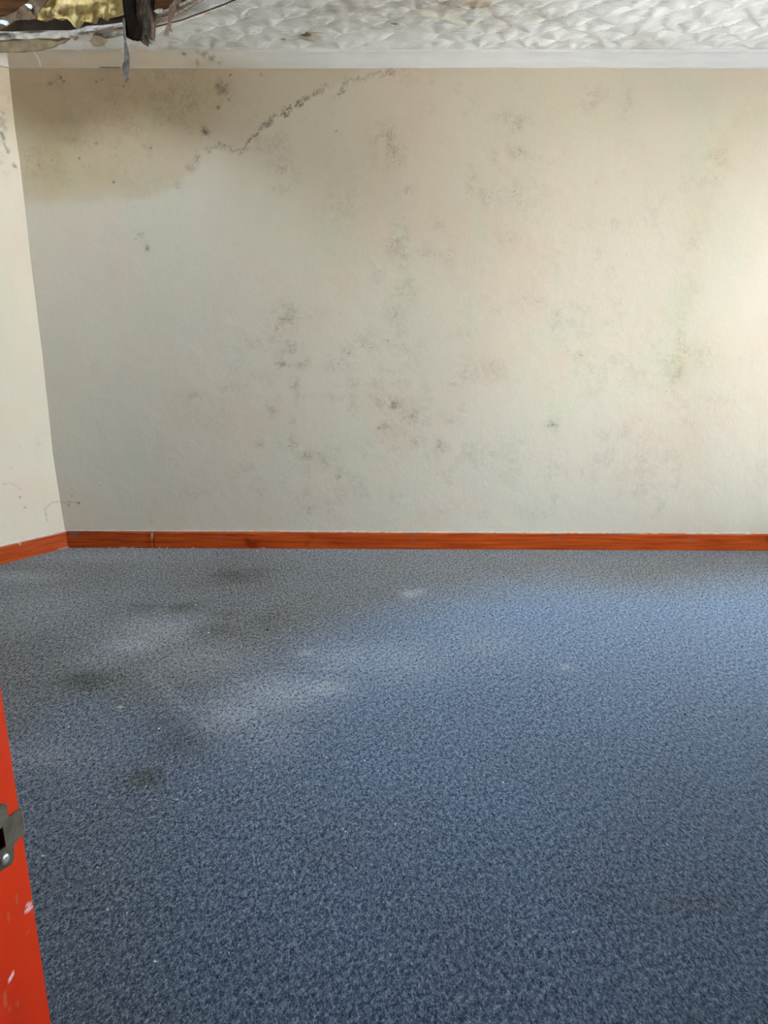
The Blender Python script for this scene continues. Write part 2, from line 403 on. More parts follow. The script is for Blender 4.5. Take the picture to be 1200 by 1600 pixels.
# damp zone of the upper left
zone = [wpt(*p) for p in [(-60,90),(640,100),(600,112),(548,122),(515,135),(455,165),(420,190),(385,228),(355,230),(322,232),(300,262),(280,292),(235,308),(150,314),(80,318),(-60,322)]]
zone2 = [wpt(*p) for p in [(-60,90),(352,90),(356,130),(352,160),(325,210),(295,262),(265,290),(215,300),(120,306),(-60,308)]]
jz = (fbm(GX, GZ, 9, 81, 4) - .5) * .10
damp = poly_soft(GX + jz, GZ + jz * .7, zone, .022) * .30 + poly_soft(GX + jz, GZ + jz, zone2, .05) * .30 * (.6 + .8 * n6)
damp = damp + .12 * smooth(2.26, 2.31, GZ) * smooth(1.4, .2, GX)
damp = damp + px_blobs(GX, GZ, [(250,170,90,60,.16),(300,130,60,30,.15),(605,220,30,40,.14),(610,640,50,40,.14),(450,500,40,40,.14),(460,560,30,30,.12),(300,262,12,16,.25),(530,320,60,60,.10),(800,240,60,80,.05)], wpt, MPX, MPX)
green = px_blobs(GX, GZ, [(85,235,52,66,.62),(60,180,40,60,.35),(130,265,60,30,.35),(170,200,80,60,.18),(150,120,30,12,.2),(345,140,30,20,.2),(1062,572,20,32,.38),(1105,560,60,30,.15)], wpt, MPX, MPX) * (.65 + .7 * n6)
arc = [wpt(*p) for p in [(1175,170),(1130,230),(1098,320),(1072,430),(1056,520),(1052,590)]]
arcd = smooth(.10, .0, seg_dist(GX + jz * 1.3, GZ + jz, arc)); green = np.maximum(green, .20 * arcd * smooth(.3, .7, n6)); mould = np.maximum(mould, .20 * arcd * smooth(.4, .7, n5) * smooth(.35, .6, n6))
damp = np.maximum(damp, .5 * smooth(.102, .094, GZ) * smooth(.45, .6, fbm(GX, GZ, 30, 17, 3)))   # scuffs just above the skirting
att = np.stack([np.clip(mould, 0, 1), np.clip(damp, 0, 1), np.clip(green, 0, 1), np.clip(mark, 0, 1)], -1)
tag(grid_mesh('wall_back', P, (0, .2, 0), M_WALL, {'stains': att}), kind='structure')

# ---- splayed wall on the left (its corner with the back wall is slightly bowed)
ANG = math.radians(40.9)
dirL = np.array([-math.sin(ANG), -math.cos(ANG)])
corner_px = [(11, 83), (14, 109), (16, 130), (23, 200), (30, 250), (37, 315), (46, 400), (66, 557), (82, 708), (102.5, 834), (106, 857)]
cz = [onY(*p).z for p in corner_px][::-1]; cx = [onY(*p).x for p in corner_px][::-1]
XL = -2.7
LSP = (XL - cx[0]) / dirL[0]                      # length of the splay
YL = D + dirL[1] * LSP
ss_ = np.concatenate([[-.12], np.arange(-.03, .55, .0065), np.linspace(.56, LSP + .06, 12)])
GS, GZ = np.meshgrid(ss_, zs, indexing='ij')
X0 = np.interp(GZ, cz, cx)
# the bow fades out along the wall
X0 = cx[0] + (X0 - cx[0]) * smooth(1.1, .2, GS)
P = np.stack([X0 + dirL[0] * GS, D + dirL[1] * GS, GZ], -1)
def lpt(px, py):       # pixel -> (s, z) on the splayed wall
    r = ray(px, py); nx, ny = dirL[1], -dirL[0]
    c0 = np.interp(1.5, cz, cx)
    t = (nx * c0 + ny * D) / (nx * r.x + ny * r.y)
    return ((r.x * t - c0) / dirL[0], EYE + r.z * t)
n5 = fbm(GS, GZ, 22, 12, 5, .6); n6 = fbm(GS, GZ, 7, 33, 4, .6)
mo = px_blobs(GS, GZ, [(4,190,6,16,.8),(2,178,6,8,.6),(6,200,5,6,.6),(5,222,4,10,1),(10,240,4,14,.9),(2,250,10,26,.35),(8,150,8,20,.3),(62,690,8,14,.35),(66,712,5,8,.4)], lpt, MPX * 1.1, MPX) * smooth(.22, .6, n5) * 1.2
mk = np.zeros(GS.shape)
streak = [lpt(*p) for p in [(1, 208), (6, 222), (11, 236), (16, 250), (21, 260)]]
mk = np.maximum(mk, .75 * smooth(.013, .003, seg_dist(GS + (n5 - .5) * .02, GZ, streak)) * smooth(.3, .5, n5))
for ln, a in [([(4,756),(14,754),(20,757),(26,762),(30,764)], .25), ([(68,806),(67,797),(70,792),(78,786),(90,784),(104,785)], .35), ([(68,806),(70,815)], .3)]:
    mk = np.maximum(mk, a * smooth(.005, .001, seg_dist(GS, GZ, [lpt(*p) for p in ln])))
for (px, py, r, a) in [(29,777,2.2,.8),(36,793,2,.6),(16,732,1.6,.5),(30,698,1.2,.5),(68,804,2.2,.6),(4,756,2,.4)]:
    c = lpt(px, py); mk = np.maximum(mk, a * smooth(r * MPX * 1.1, r * MPX * .5, np.hypot(GS - c[0], GZ - c[1])))
dm = .25 * smooth(1.78, 2.25, GZ) * (.5 + n6) + .06
att = np.stack([np.clip(mo, 0, 1), np.clip(dm, 0, 1), .10 * n6, np.clip(mk, 0, 1)], -1)
tag(grid_mesh('wall_left_splay', P, (-.15 * math.cos(ANG), .15 * math.sin(ANG), 0), M_WALL, {'stains': att}), kind='structure')

def wall_plain(name, pieces, fr=None, mat=M_WALL):
    b = MB()
    for p in pieces: b.box(*p, fr=fr)
    return tag(b.build(name, mat), kind='structure')
# doorway wall: its face is turned 18 degrees
JA = math.radians(17.8)
jn = Vector((math.sin(JA), math.cos(JA), 0)); jt = Vector((math.cos(JA), -math.sin(JA), 0))
E = onZ(72, 1540, 1.0)                                # measured on the vertical edge of the jamb
k = .50 / E.y; E = Vector((E.x * k, .50, 0))
_r = ray(79.5, 1600); E = Vector((_r.x / _r.y * .50, .50, 0))
def door_frame_xyz(a, b, z):   # a along the wall (+ right), b towards the room, z up
    p = E + jt * a + jn * b; return (p.x, p.y, z)
DW, DH, WT = .76, 1.98, .12
wall_plain('wall_left', [(XL - .15, XL, 1.0, YL + .02, 0, CEIL)])
wall_plain('wall_front', [(-2.75, -.03, -WT, 0, 0, CEIL), (DW + .03, 3.75, -WT, 0, 0, CEIL), (-.03, DW + .03, -WT, 0, DH + .03, CEIL)], door_frame_xyz)
# right wall with two window openings
pc = []; ycur = -2.0
for (a, b), WZ in sorted(zip(WINS, WZS)):
    pc.append((XR, XR + .22, ycur, a, 0, CEIL)); pc.append((XR, XR + .22, a, b, 0, WZ[0])); pc.append((XR, XR + .22, a, b, WZ[1], CEIL)); ycur = b
pc.append((XR, XR + .22, ycur, D + .2, 0, CEIL))
wall_plain('wall_right', pc)
# hallway behind the camera
wall_plain('wall_hall_left', [(-1.15, -1.0, -1.75, .75, 0, CEIL)])
wall_plain('wall_hall_end', [(-1.15, XR + .2, -1.9, -1.75, 0, CEIL)])

for i, (a, b) in enumerate(WINS):  # the window nearer the camera is only added for fill light
    WZ = WZS[i]
    m_ = MB(); x0, x1 = XR + .10, XR + .16; z0, z1 = WZ; t_ = .05
    m_.box(x0, x1, a, a + t_, z0, z1); m_.box(x0, x1, b - t_, b, z0, z1); m_.box(x0, x1, a + t_, b - t_, z0, z0 + t_); m_.box(x0, x1, a + t_, b - t_, z1 - t_, z1)
    m_.box(x0, x1, (a + b) / 2 - .025, (a + b) / 2 + .025, z0 + t_, z1 - t_)
    wo_ = tag(m_.build('window_%d' % (i + 1), M_UPVC), kind='structure')
    g = MB(); g.box(XR + .127, XR + .133, a + t_, (a + b) / 2 - .025, z0 + t_, z1 - t_); g.build('glass_pane', M_GLASS, wo_)
    g = MB(); g.box(XR + .127, XR + .133, (a + b) / 2 + .025, b - t_, z0 + t_, z1 - t_); g.build('glass_pane', M_GLASS, wo_)
    s_ = MB(); s_.box(XR - .03, XR + .10, a - .03, b + .03, z0 - .02, z0); s_.build('window_sill', M_UPVC, wo_)

gm = MB(); gm.box(XR + .3, 30, -20, 25, -.35, -.25); tag(gm.build('ground_outside', M_BOUNCE), kind='structure')  # unseen paving, added to bounce sunlight up onto the ceiling

# ---- carpeted floor
fx = np.concatenate([np.arange(-3.0, 2.5, .012), np.linspace(2.52, XR + .25, 20)]); fy = np.concatenate([np.linspace(-2, .9, 30), np.arange(.92, D + .06, .012)])
GX, GY = np.meshgrid(fx, fy, indexing='ij')
P = np.stack([GX, GY, np.zeros(GX.shape)], -1)
def fblobs(blobs):
    out = np.zeros(GX.shape)
    for (px, py, rx, ry, a) in blobs:
        c = onZ(px, py); ax = (onZ(px + rx, py) - c).length; ay = (onZ(px, py - ry) - onZ(px, py + ry)).length / 2
        out = np.maximum(out, a * np.exp(-.8 * (((GX - c.x) / ax) ** 2 + ((GY - c.y) / ay) ** 2)))
    return out
m5 = fbm(GX, GY, 5, 101, 5, .6); m6 = fbm(GX, GY, 2.0, 131, 4)
jf = (fbm(GX, GY, 3.5, 141, 4) - .5) * .35
strip = [tuple(onZ(*p))[:2] for p in [(1500,905),(1200,908),(1050,918),(950,922),(800,915),(700,935),(600,960),(480,1010),(380,1080),(260,1130),(120,1120),(0,1210),(-200,1250),(-400,900),(-200,840),(1500,840)]]
grey = poly_soft(GX + jf * .5, GY + jf * .5, strip, .28) * .92
grey = np.maximum(grey, fblobs([(225,1215,40,26,.6),(120,1150,90,60,.5),(330,1150,100,60,.35),(950,1400,30,12,.35),(1060,1410,60,14,.25),(500,1330,60,30,.2)]))
grey = np.maximum(grey, .45 * smooth(.1, -1.0, GX + jf)); grey = grey * (.75 + .4 * m5)
dark = fblobs([(375,898,90,26,.40),(300,912,60,18,.3),(285,950,56,13,.45),(325,985,60,18,.45),(225,948,50,12,.45),(350,960,50,18,.35),(130,1062,60,22,.50),(40,1010,60,30,.30),(110,900,120,22,.22),
    (225,1215,36,20,.28),(290,1150,50,34,.38),(240,1130,50,22,.3),(450,1130,40,16,.25),(415,968,40,22,.3),(500,905,60,24,.15),(560,980,60,20,.15)]) * (.6 + .8 * m5)
amber = fblobs([(280,955,40,10,.6),(325,982,36,14,.35),(370,900,50,16,.5),(220,1216,30,16,.4),(950,890,200,14,.25),(470,1045,60,12,.2)])
lite = fblobs([(205,1008,50,16,.50),(250,985,70,24,.40),(160,1030,50,16,.25),(310,1030,80,26,.25),(440,1085,70,28,.62),(380,1115,60,30,.5),(500,1075,44,16,.60),(540,1030,60,22,.35),(430,1140,46,36,.38),(330,1130,30,18,.35),
    (620,1030,80,30,.30),(555,1020,20,5,.5),(480,1020,14,5,.6),(515,1044,22,5,.4),(30,902,60,8,.3),(640,928,10,5,.75),(655,925,8,4,.7),(760,1010,60,22,.2),(885,1042,12,5,.5),(60,950,70,30,.15),(60,1180,80,20,.2),(130,870,120,8,.2)]) * (.5 + .9 * m5)
dl = [tuple(onZ(*p))[:2] for p in [(230,1050),(255,1070),(280,1090),(302,1106)]]
lite = np.maximum(lite * 1.25, .32 * smooth(.05, .0, seg_dist(GX + jf * .25, GY + jf * .2, dl)) * m5 * 1.6)
att = np.stack([np.clip(grey, 0, 1), np.clip(lite * 1.25, 0, 1), np.clip(dark * 1.3, 0, 1), np.clip(amber, 0, 1)], -1)
tag(grid_mesh('floor', P, (0, 0, -.1), M_CARPET, {'stains': att}), kind='structure')

# ---- ceiling with hand-swirled plaster and a hole
cxs = np.arange(-3.0, XR + .25, .008); cys = np.concatenate([np.arange(-2.0, 2.6, .03), np.arange(2.6, D + .2, .007)])
GX, GY = np.meshgrid(cxs, cys, indexing='ij')
H = np.zeros(GX.shape); FD = np.zeros(GX.shape)
rr = random.Random(5); fans = []
row = 0; y = -2.0
while y < D + .2:
    x = -3.1 + (row % 2) * .10
    while x < XR + .3:
        fans.append((x + rr.uniform(-.02, .02), y + rr.uniform(-.012, .012), rr.uniform(.135, .165))); x += .20
    y += .095; row += 1
for (cx_, cy_, R_) in fans:
    i0, i1 = np.searchsorted(cxs, [cx_ - R_, cx_ + R_]); j0, j1_ = np.searchsorted(cys, [cy_ - R_, cy_ + R_])
    if i1 <= i0 or j1_ <= j0: continue
    sx_ = GX[i0:i1, j0:j1_] - cx_; sy_ = GY[i0:i1, j0:j1_] - cy_
    d = np.hypot(sx_, sy_ * 1.15); msk = d < R_
    edge = np.clip((R_ - d) / .02, 0, 1)
    h = -.0115 * np.sqrt(np.clip(1 - (d / R_) ** 2, 0, 1)) * (1 - .5 * (sy_ / R_)) + .0015 * np.sin(np.arctan2(sy_, sx_) * 7 + cx_ * 9)
    H[i0:i1, j0:j1_] = np.where(msk, h * edge + H[i0:i1, j0:j1_] * (1 - edge) * .5, H[i0:i1, j0:j1_])
    FD[i0:i1, j0:j1_] = np.where(msk, d, FD[i0:i1, j0:j1_])
H += (fbm(GX, GY, 18, 201, 3) - .5) * .0025
flat = smooth(D - .075, D - .12, GY); H *= flat
def cpt(px, py): p = onZ(px, py, CEIL); return (p.x, p.y)
hole = [cpt(*p) for p in [(-30,51),(20,52),(60,50),(110,50),(126,47),(136,43),(160,42),(190,38),(214,34),(236,27),(247,22),(262,17),(280,9),(300,-1),(330,-20),(345,-60)]] + [(-.95, 2.62), (-1.3, 2.45), (-1.9, 2.5), (-2.35, 2.8), (-2.35, 3.3)]
CXm = (GX[:-1, :-1] + GX[1:, 1:]) / 2; CYm = (GY[:-1, :-1] + GY[1:, 1:]) / 2
keep = ~inside(CXm, CYm, hole)
# snap the vertices along the hole to its outline
nearv = np.zeros(GX.shape, bool); k0 = ~keep
for (a, b) in ((0, 0), (0, 1), (1, 0), (1, 1)):
    nearv[a:GX.shape[0] - 1 + a, b:GX.shape[1] - 1 + b] |= k0
k1 = np.zeros(GX.shape, bool)
for (a, b) in ((0, 0), (0, 1), (1, 0), (1, 1)):
    k1[a:GX.shape[0] - 1 + a, b:GX.shape[1] - 1 + b] |= keep
bnd = nearv & k1
PX, PY = GX.copy(), GY.copy()
hl = hole + [hole[0]]
for i, j in zip(*np.nonzero(bnd)):
    best = None
    for (a, b) in zip(hl[:-1], hl[1:]):
        dx, dy = b[0] - a[0], b[1] - a[1]; t = max(0, min(1, ((GX[i, j] - a[0]) * dx + (GY[i, j] - a[1]) * dy) / (dx * dx + dy * dy)))
        qx, qy = a[0] + t * dx, a[1] + t * dy; dd = (qx - GX[i, j]) ** 2 + (qy - GY[i, j]) ** 2
        if best is None or dd < best[0]: best = (dd, qx, qy)
    if best[0] < .03 ** 2: PX[i, j], PY[i, j] = best[1], best[2]
hd = seg_dist(GX, GY, hl)
Zc = CEIL + H * smooth(0, .04, hd) - .010 * smooth(.16, 0, hd) * flat
P = np.stack([PX, PY, Zc], -1)
def cblobs(blobs):
    out = np.zeros(GX.shape)
    for (px, py, rx, ry, a) in blobs:
        c = onZ(px, py, CEIL); ax = (onZ(px + rx, py, CEIL) - c).length; ay = (onZ(px, py - ry, CEIL) - onZ(px, py + ry, CEIL)).length / 2
        out = np.maximum(out, a * np.exp(-.8 * (((GX - c.x) / ax) ** 2 + ((GY - c.y) / ay) ** 2)))
    return out
st = cblobs([(700,2,120,18,.75),(740,2,40,10,.95),(640,20,120,16,.5),(560,10,140,18,.5),(477,55,36,8,.6),(520,30,80,14,.35),(620,34,40,6,.55),(800,15,60,16,.5),(850,20,50,14,.35),(1000,68,40,6,.25),(420,12,60,14,.2),(330,12,70,10,.45),(210,75,120,8,.35),(300,70,80,14,.15),(700,40,60,10,.3),(760,36,40,8,.4),(100,80,80,8,.35)])
st = np.clip(st * 1.25, 0, 1); st = np.maximum(st, .3 * smooth(.2, .0, hd))
gr = cblobs([(330,60,140,30,.35),(560,40,160,30,.3),(250,40,60,20,.3)])
mk = cblobs([(478,51,9,2.2,1.3),(443,57,4,1.4,1.0),(617,33,7,1.8,1.0),(715,6,6,2,.9),(740,6,8,2,.8)]); mk = np.where(mk > .45, mk, 0)
tl = [cpt(640, 8), cpt(690, 22), cpt(725, 32), cpt(752, 39)]
pl = .8 * smooth(.030, .008, seg_dist(GX + (fbm(GX, GY, 20, 9, 3) - .5) * .03, GY, tl)); pl = np.maximum(pl, cblobs([(497,0,14,3,1.0)]))
att = np.stack([np.clip(pl, 0, 1), np.clip(st, 0, 1), np.clip(gr, 0, 1), np.clip(mk, 0, 1)], -1)
# broken edge of the board around the hole
eV, eF = [], []
n = len(hole)
for p in hole: eV += [(p[0], p[1], CEIL - .012), (p[0], p[1], CEIL + .006)]
for i in range(n): j = (i + 1) % n; eF.append((2 * i, 2 * j, 2 * j + 1, 2 * i + 1))
ceil_o = tag(grid_mesh('ceiling', P, (0, 0, .002), M_CEIL, {'stains': att, 'fan': FD}, keep=keep, extra=(eV, eF)), kind='structure')
# dark loft space over it
lf = MB(); X0_, X1_, Y0_, Y1_ = -3.05, XR + .3, -2.05, D + .25
lf.box(X0_, RO[0], Y0_, Y1_, 3.05, 3.1); lf.box(RO[1], X1_, Y0_, Y1_, 3.05, 3.1); lf.box(RO[0], RO[1], Y0_, RO[2], 3.05, 3.1); lf.box(RO[0], RO[1], RO[3], Y1_, 3.05, 3.1)
lf.box(X0_ - .05, X0_, Y0_, Y1_, CEIL - .08, 3.1); lf.box(X1_, X1_ + .05, Y0_, Y1_, CEIL - .02, 3.1)
lf.box(X0_, X1_, Y0_ - .05, Y0_, CEIL - .08, 3.1); lf.box(X0_, X1_, Y1_, Y1_ + .05, CEIL - .08, 3.1)
tag(lf.build('roof', M_LOFT), kind='structure')

# ---- coving
def cove_profile():
    pts = [(0.0, ZC), (.007, ZC + .001), (.009, ZC + .006)]
    for i in range(1, 10):
        a = i / 9 * math.pi / 2
        pts.append((.009 + .060 * (1 - math.cos(a)), ZC + .006 + (CEIL - ZC - .014) * math.sin(a)))
    pts += [(.072, CEIL - .007), (.075, CEIL + .004)]
    return pts
def coving(name, org, along, inward, s0, s1, painter):
    pr = cove_profile(); sp = np.arange(s0, s1 + .001, .004)
    P = np.zeros((len(sp), len(pr), 3)); A = np.zeros((len(sp), len(pr), 4))
    for j, (o, z) in enumerate(pr):
        P[:, j, 0] = org[0] + along[0] * sp + inward[0] * o
        P[:, j, 1] = org[1] + along[1] * sp + inward[1] * o
        P[:, j, 2] = z + (.0012 * np.sin(sp * 3.1) if j < 3 else 0)
        A[:, j] = painter(sp, j / (len(pr) - 1))
    # finish the body: straight back to the wall
    nu, nv = P.shape[:2]; idx = np.arange(nu * nv).reshape(nu, nv)
    V = P.reshape(-1, 3).tolist(); Fc = np.stack([idx[:-1, :-1], idx[1:, :-1], idx[1:, 1:], idx[:-1, 1:]], -1).reshape(-1, 4).tolist()
    k = len(V)
    for i in (0, nu - 1): V.append((org[0] + along[0] * sp[i], org[1] + along[1] * sp[i], CEIL + .004))
    Fc += [list(idx[0, :]) + [k], list(idx[-1, ::-1]) + [k + 1]]
    me = mesh_from(name, V, [list(map(int, f)) for f in Fc]); o = link(name, me, M_COVE)
    at = me.attributes.new('stains', 'FLOAT_COLOR', 'POINT'); full = np.zeros((len(V), 4), np.float32); full[:k] = A.reshape(-1, 4); at.data.foreach_set('color', full.ravel())
    me.polygons.foreach_set('use_smooth', [True] * (len(Fc) - 2) + [False] * 2)
    return tag(o, kind='structure')
xw = lambda px: onY(px, 95, D - .03).x
def paint_back(sp, v):
    A = np.zeros((len(sp), 4)); nn = fbm(sp, sp * 0 + v * .08, 9, 77, 4); n2 = fbm(sp, sp * 0 + v * .08, 60, 78, 3)
    A[:, 1] = np.clip((.80 * smooth(xw(480), xw(230), sp) + .12) * (.7 + .5 * nn) + .12 * smooth(xw(1000), xw(500), sp), 0, 1)
    A[:, 2] = .35 * np.exp(-((sp - xw(400)) / .35) ** 2) * (1 - v) + .15 * smooth(xw(420), xw(200), sp) * nn
    A[:, 0] = .9 * (np.abs(sp - xw(59.5)) < .0042) * (v < .85) * (v > .1)
    for (px, v0, r, a) in [(290,.75,.010,.9),(307,.3,.007,.6),(320,.65,.014,.8),(331,.5,.018,.7),(341,.4,.012,.7),(325,.8,.01,.6),(312,.9,.01,.4)]:
        A[:, 3] = np.maximum(A[:, 3], a * np.exp(-((sp - xw(px)) / r) ** 2 - ((v - v0) / .14) ** 2) * (n2 > .35))
    A[:, 3] = np.maximum(A[:, 3], .9 * (v < .10) * smooth(xw(148), xw(155), sp) * smooth(xw(188), xw(182), sp))
    A[:, 3] = np.maximum(A[:, 3], .55 * (v > .93) * smooth(xw(90), xw(110), sp) * smooth(xw(245), xw(235), sp) * (nn > .40))
    return A
coving('trim_1', (0, D), (1, 0), (0, -1), cx[-1] - .12, XR + .01, paint_back)
c0 = np.interp(ZC + .02, cz, cx)
def paint_left(sp, v):
    A = np.zeros((len(sp), 4)); A[:, 1] = .45; A[:, 2] = .12; A[:, 3] = .6 * (v < .12) * (sp < .05); return A
coving('trim_2', (c0, D), tuple(dirL), (math.cos(ANG), -math.sin(ANG)), -.03, LSP, paint_left)

# ---- skirting boards
def skirting(name, org, along, inward, s0, s1, h, t_, painter, gaps=()):
    # dense front face, chamfered top
    prof = [(t_, 0.0), (t_, .012), (t_, .03), (t_, .05), (t_, .07), (t_, h - .006), (t_ - .003, h - .001), (t_ - .006, h), (0, h)]
    sp = np.arange(s0, s1 + .001, .01); P = np.zeros((len(sp), len(prof), 3)); A = np.zeros((len(sp), len(prof), 4))
    for j, (o, z) in enumerate(prof):
        oo = np.full(len(sp), o)
        if o > 0:
            for g_ in gaps: oo = np.where(np.abs(sp - g_) < .006, o - .004, oo)
        wob = .0012 * (fbm(sp, sp * 0 + z, 12, 5, 2) - .5)
        P[:, j, 0] = org[0] + along[0] * sp + inward[0] * (oo + wob); P[:, j, 1] = org[1] + along[1] * sp + inward[1] * (oo + wob)
        P[:, j, 2] = z + (0.0018 * (fbm(sp, sp * 0, 9, 8, 2) - .5) if j >= 5 else 0); A[:, j] = painter(sp, z, j)
    nu, nv = P.shape[:2]; idx = np.arange(nu * nv).reshape(nu, nv)
    V = P.reshape(-1, 3).tolist(); Fc = np.stack([idx[:-1, :-1], idx[1:, :-1], idx[1:, 1:], idx[:-1, 1:]], -1).reshape(-1, 4).tolist()
    k = len(V)
    for i in (0, nu - 1): V.append((org[0] + along[0] * sp[i], org[1] + along[1] * sp[i], 0))
    Fc += [list(idx[0, :]) + [k], list(idx[-1, ::-1]) + [k + 1]]
    me = mesh_from(name, V, [list(map(int, f)) for f in Fc]); o = link(name, me, M_SKIRT)
    at = me.attributes.new('stains', 'FLOAT_COLOR', 'POINT'); full = np.zeros((len(V), 4), np.float32); full[:k] = A.reshape(-1, 4); at.data.foreach_set('color', full.ravel())
    return tag(o, kind='structure')
SH, ST = .0905, .018
xsk = lambda px: onY(px, 850, D - ST).x
gapx = xsk(240)
def paint_sk(sp, z, j):
    A = np.zeros((len(sp), 4)); n_ = fbm(sp, sp * 0 + z * 3, 25, 66, 3); n2 = fbm(sp, sp * 0 + 3, 8, 67, 3)
    if j >= 7: A[:, 0] = .75 * (n2 > .42) * smooth(-1.2, .2, sp) * (n_ > .35)
    if j >= 7: A[:, 1] = .6 * (n_ > .55)
    if j == 6: A[:, 1] = .30 * (n_ > .6)
    A[:, 1] = np.maximum(A[:, 1], .75 * np.exp(-((sp - xsk(118)) / .022) ** 2) * (z > .06))
    A[:, 0] = np.maximum(A[:, 0], .8 * (np.abs(sp - gapx) < .007) * (j in (4, 5)))
    if j == 0: A[:, 0] = np.maximum(A[:, 0], .6 * (n_ > .68) * smooth(-.1, -.9, sp))
    A[:, 2] = .45 * smooth(xsk(236), xsk(200), sp) + .35 * (np.abs(sp - gapx + .02) < .02)
    for kx in (22, 345, 645, 873, 1078): A[:, 1] = np.maximum(A[:, 1], .35 * np.exp(-((sp - xsk(kx)) / .015) ** 2 - ((z - .06) / .015) ** 2))
    return A
skirting('baseboard_back', (0, D), (1, 0), (0, -1), cx[0] - .03, XR, SH, ST, paint_sk, gaps=(gapx,))
def paint_skl(sp, z, j):
    A = np.zeros((len(sp), 4)); A[:, 2] = .25
    if j >= 7: A[:, 0] = .8
    if j == 6: A[:, 0] = .25
    if j == 0: A[:, 0] = .5 * (sp < .06)
    A[:, 0] = np.maximum(A[:, 0], .8 * (np.abs(sp - lpt(24, 862)[0]) < .006) * (j == 5)); return A
skirting('baseboard_left', (cx[0], D), tuple(dirL), (math.cos(ANG), -math.sin(ANG)), -.005, LSP, SH, ST, paint_skl).data.materials[0] = M_SKIRT2
# ragged lip of filler and old paint along the top of the skirting
def bead(name, path, r, mat, seed):
    b = MB(); n = len(path); rg = random.Random(seed)
    for i, p in enumerate(path):
        q = path[min(i + 1, n - 1)] - path[max(i - 1, 0)]; s = Vector((-q.y, q.x, 0)).normalized(); rr_ = r * rg.uniform(.45, 1.25)
        for k_ in range(6):
            a = k_ / 6 * 2 * math.pi; v = p + s * (math.cos(a) * rr_) + Vector((0, 0, math.sin(a) * rr_ * .8)); b.V.append(tuple(v))
    for i in range(n - 1):
        for k_ in range(6): b.F.append((i * 6 + k_, i * 6 + (k_ + 1) % 6, i * 6 + 6 + (k_ + 1) % 6, i * 6 + 6 + k_))
    return b.build(name, mat, smooth=True)
o = bead('trim_3', [Vector((x, D - .002, SH + .0015)) for x in np.arange(cx[0], XR - .02, .012)], .004, M_CAULK, 3); tag(o, kind='structure')
o = bead('trim_4', [Vector((cx[0] + dirL[0] * s + .003, D + dirL[1] * s - .002, SH + .0015)) for s in np.arange(0, LSP, .012)], .0045, M_CAULK, 4); tag(o, kind='structure')

# ---- door frame (orange-red jamb at the lower left of the view)
def jpt(px, py):       # pixel -> (b, z) on the inner face of the left jamb
    r = ray(px, py); t = (jt.x * E.x + jt.y * E.y) / (jt.x * r.x + jt.y * r.y)
    p = Vector((r.x * t, r.y * t, 0)) - E; return (p.dot(jn), EYE + r.z * t)
hb1, hz1 = jpt(4.5, 1305)                       # right edge of the latch hole
hz_top = jpt(1.5, 1289)[1]; hz_bot = jpt(8, 1321)[1]
hb0 = hb1 - .014
bs = sorted(set(list(np.round(np.arange(-WT, .0001, .002), 5)) + [hb0, hb1])); bs = [b for b in bs if not (0 < abs(b - hb0) < .0009 or 0 < abs(b - hb1) < .0009)]
zj = sorted(set([0., .3, .5] + list(np.round(np.arange(.66, 1.12, .002), 5)) + [hz_bot, hz_top] + [1.3, 1.6, DH])); zj = [z for z in zj if not (0 < abs(z - hz_bot) < .0009 or 0 < abs(z - hz_top) < .0009)]
GB, GZ = np.meshgrid(bs, zj, indexing='ij')
A = np.zeros(GB.shape + (4,))
def jseg(pts, wd): return smooth(wd, wd * .35, seg_dist(GB, GZ, [jpt(*p) for p in pts]))
A[..., 0] = np.maximum.reduce([jseg([(41.5,1415),(47,1412)], .0016), jseg([(41,1423),(50,1417)], .0022), jseg([(15,1531),(20,1522)], .0024)])
A[..., 1] = np.maximum.reduce([jseg([(26,1400),(28,1408)], .0014) * .45, jseg([(13,1425),(15,1438)], .0013) * .4, jseg([(42,1458),(45,1456)], .0012) * .4, jseg([(6,1552),(9,1572)], .0016) * .5, jseg([(26,1566),(28,1571)], .0014) * .5, jseg([(15,1575),(17,1580)], .0012) * .4])
def fj(b, z, a=0): return door_frame_xyz(a, b, z)
V = [fj(GB[i, j], GZ[i, j]) for i in range(len(bs)) for j in range(len(zj))]
idx = np.arange(len(V)).reshape(GB.shape)
Fc = []
for i in range(len(bs) - 1):
    for j in range(len(zj) - 1):
        bm_, zm_ = (bs[i] + bs[i + 1]) / 2, (zj[j] + zj[j + 1]) / 2
        if hb0 < bm_ < hb1 and hz_bot < zm_ < hz_top: continue
        Fc.append((int(idx[i, j]), int(idx[i + 1, j]), int(idx[i + 1, j + 1]), int(idx[i, j + 1])))
nA = len(V)
fb = MB(); fb.V = V; fb.F = Fc
# body behind the face: back, both edges (open towards the detailed face), mortise pocket
def quad(p): fb.add([door_frame_xyz(*q) for q in p], [(0, 1, 2, 3)])
T_ = .028
quad([(0, 0, 0), (-T_, 0, 0), (-T_, 0, DH), (0, 0, DH)]); quad([(0, -WT, 0), (-T_, -WT, 0), (-T_, -WT, DH), (0, -WT, DH)])
quad([(-T_, 0, 0), (-T_, -WT, 0), (-T_, -WT, DH), (-T_, 0, DH)])
dp = -.018
quad([(dp, hb0, hz_bot), (dp, hb1, hz_bot), (dp, hb1, hz_top), (dp, hb0, hz_top)])
quad([(0, hb0, hz_bot), (dp, hb0, hz_bot), (dp, hb0, hz_top), (0, hb0, hz_top)]); quad([(0, hb1, hz_bot), (dp, hb1, hz_bot), (dp, hb1, hz_top), (0, hb1, hz_top)])
quad([(0, hb0, hz_bot), (dp, hb0, hz_bot), (dp, hb1, hz_bot), (0, hb1, hz_bot)]); quad([(0, hb0, hz_top), (dp, hb0, hz_top), (dp, hb1, hz_top), (0, hb1, hz_top)])
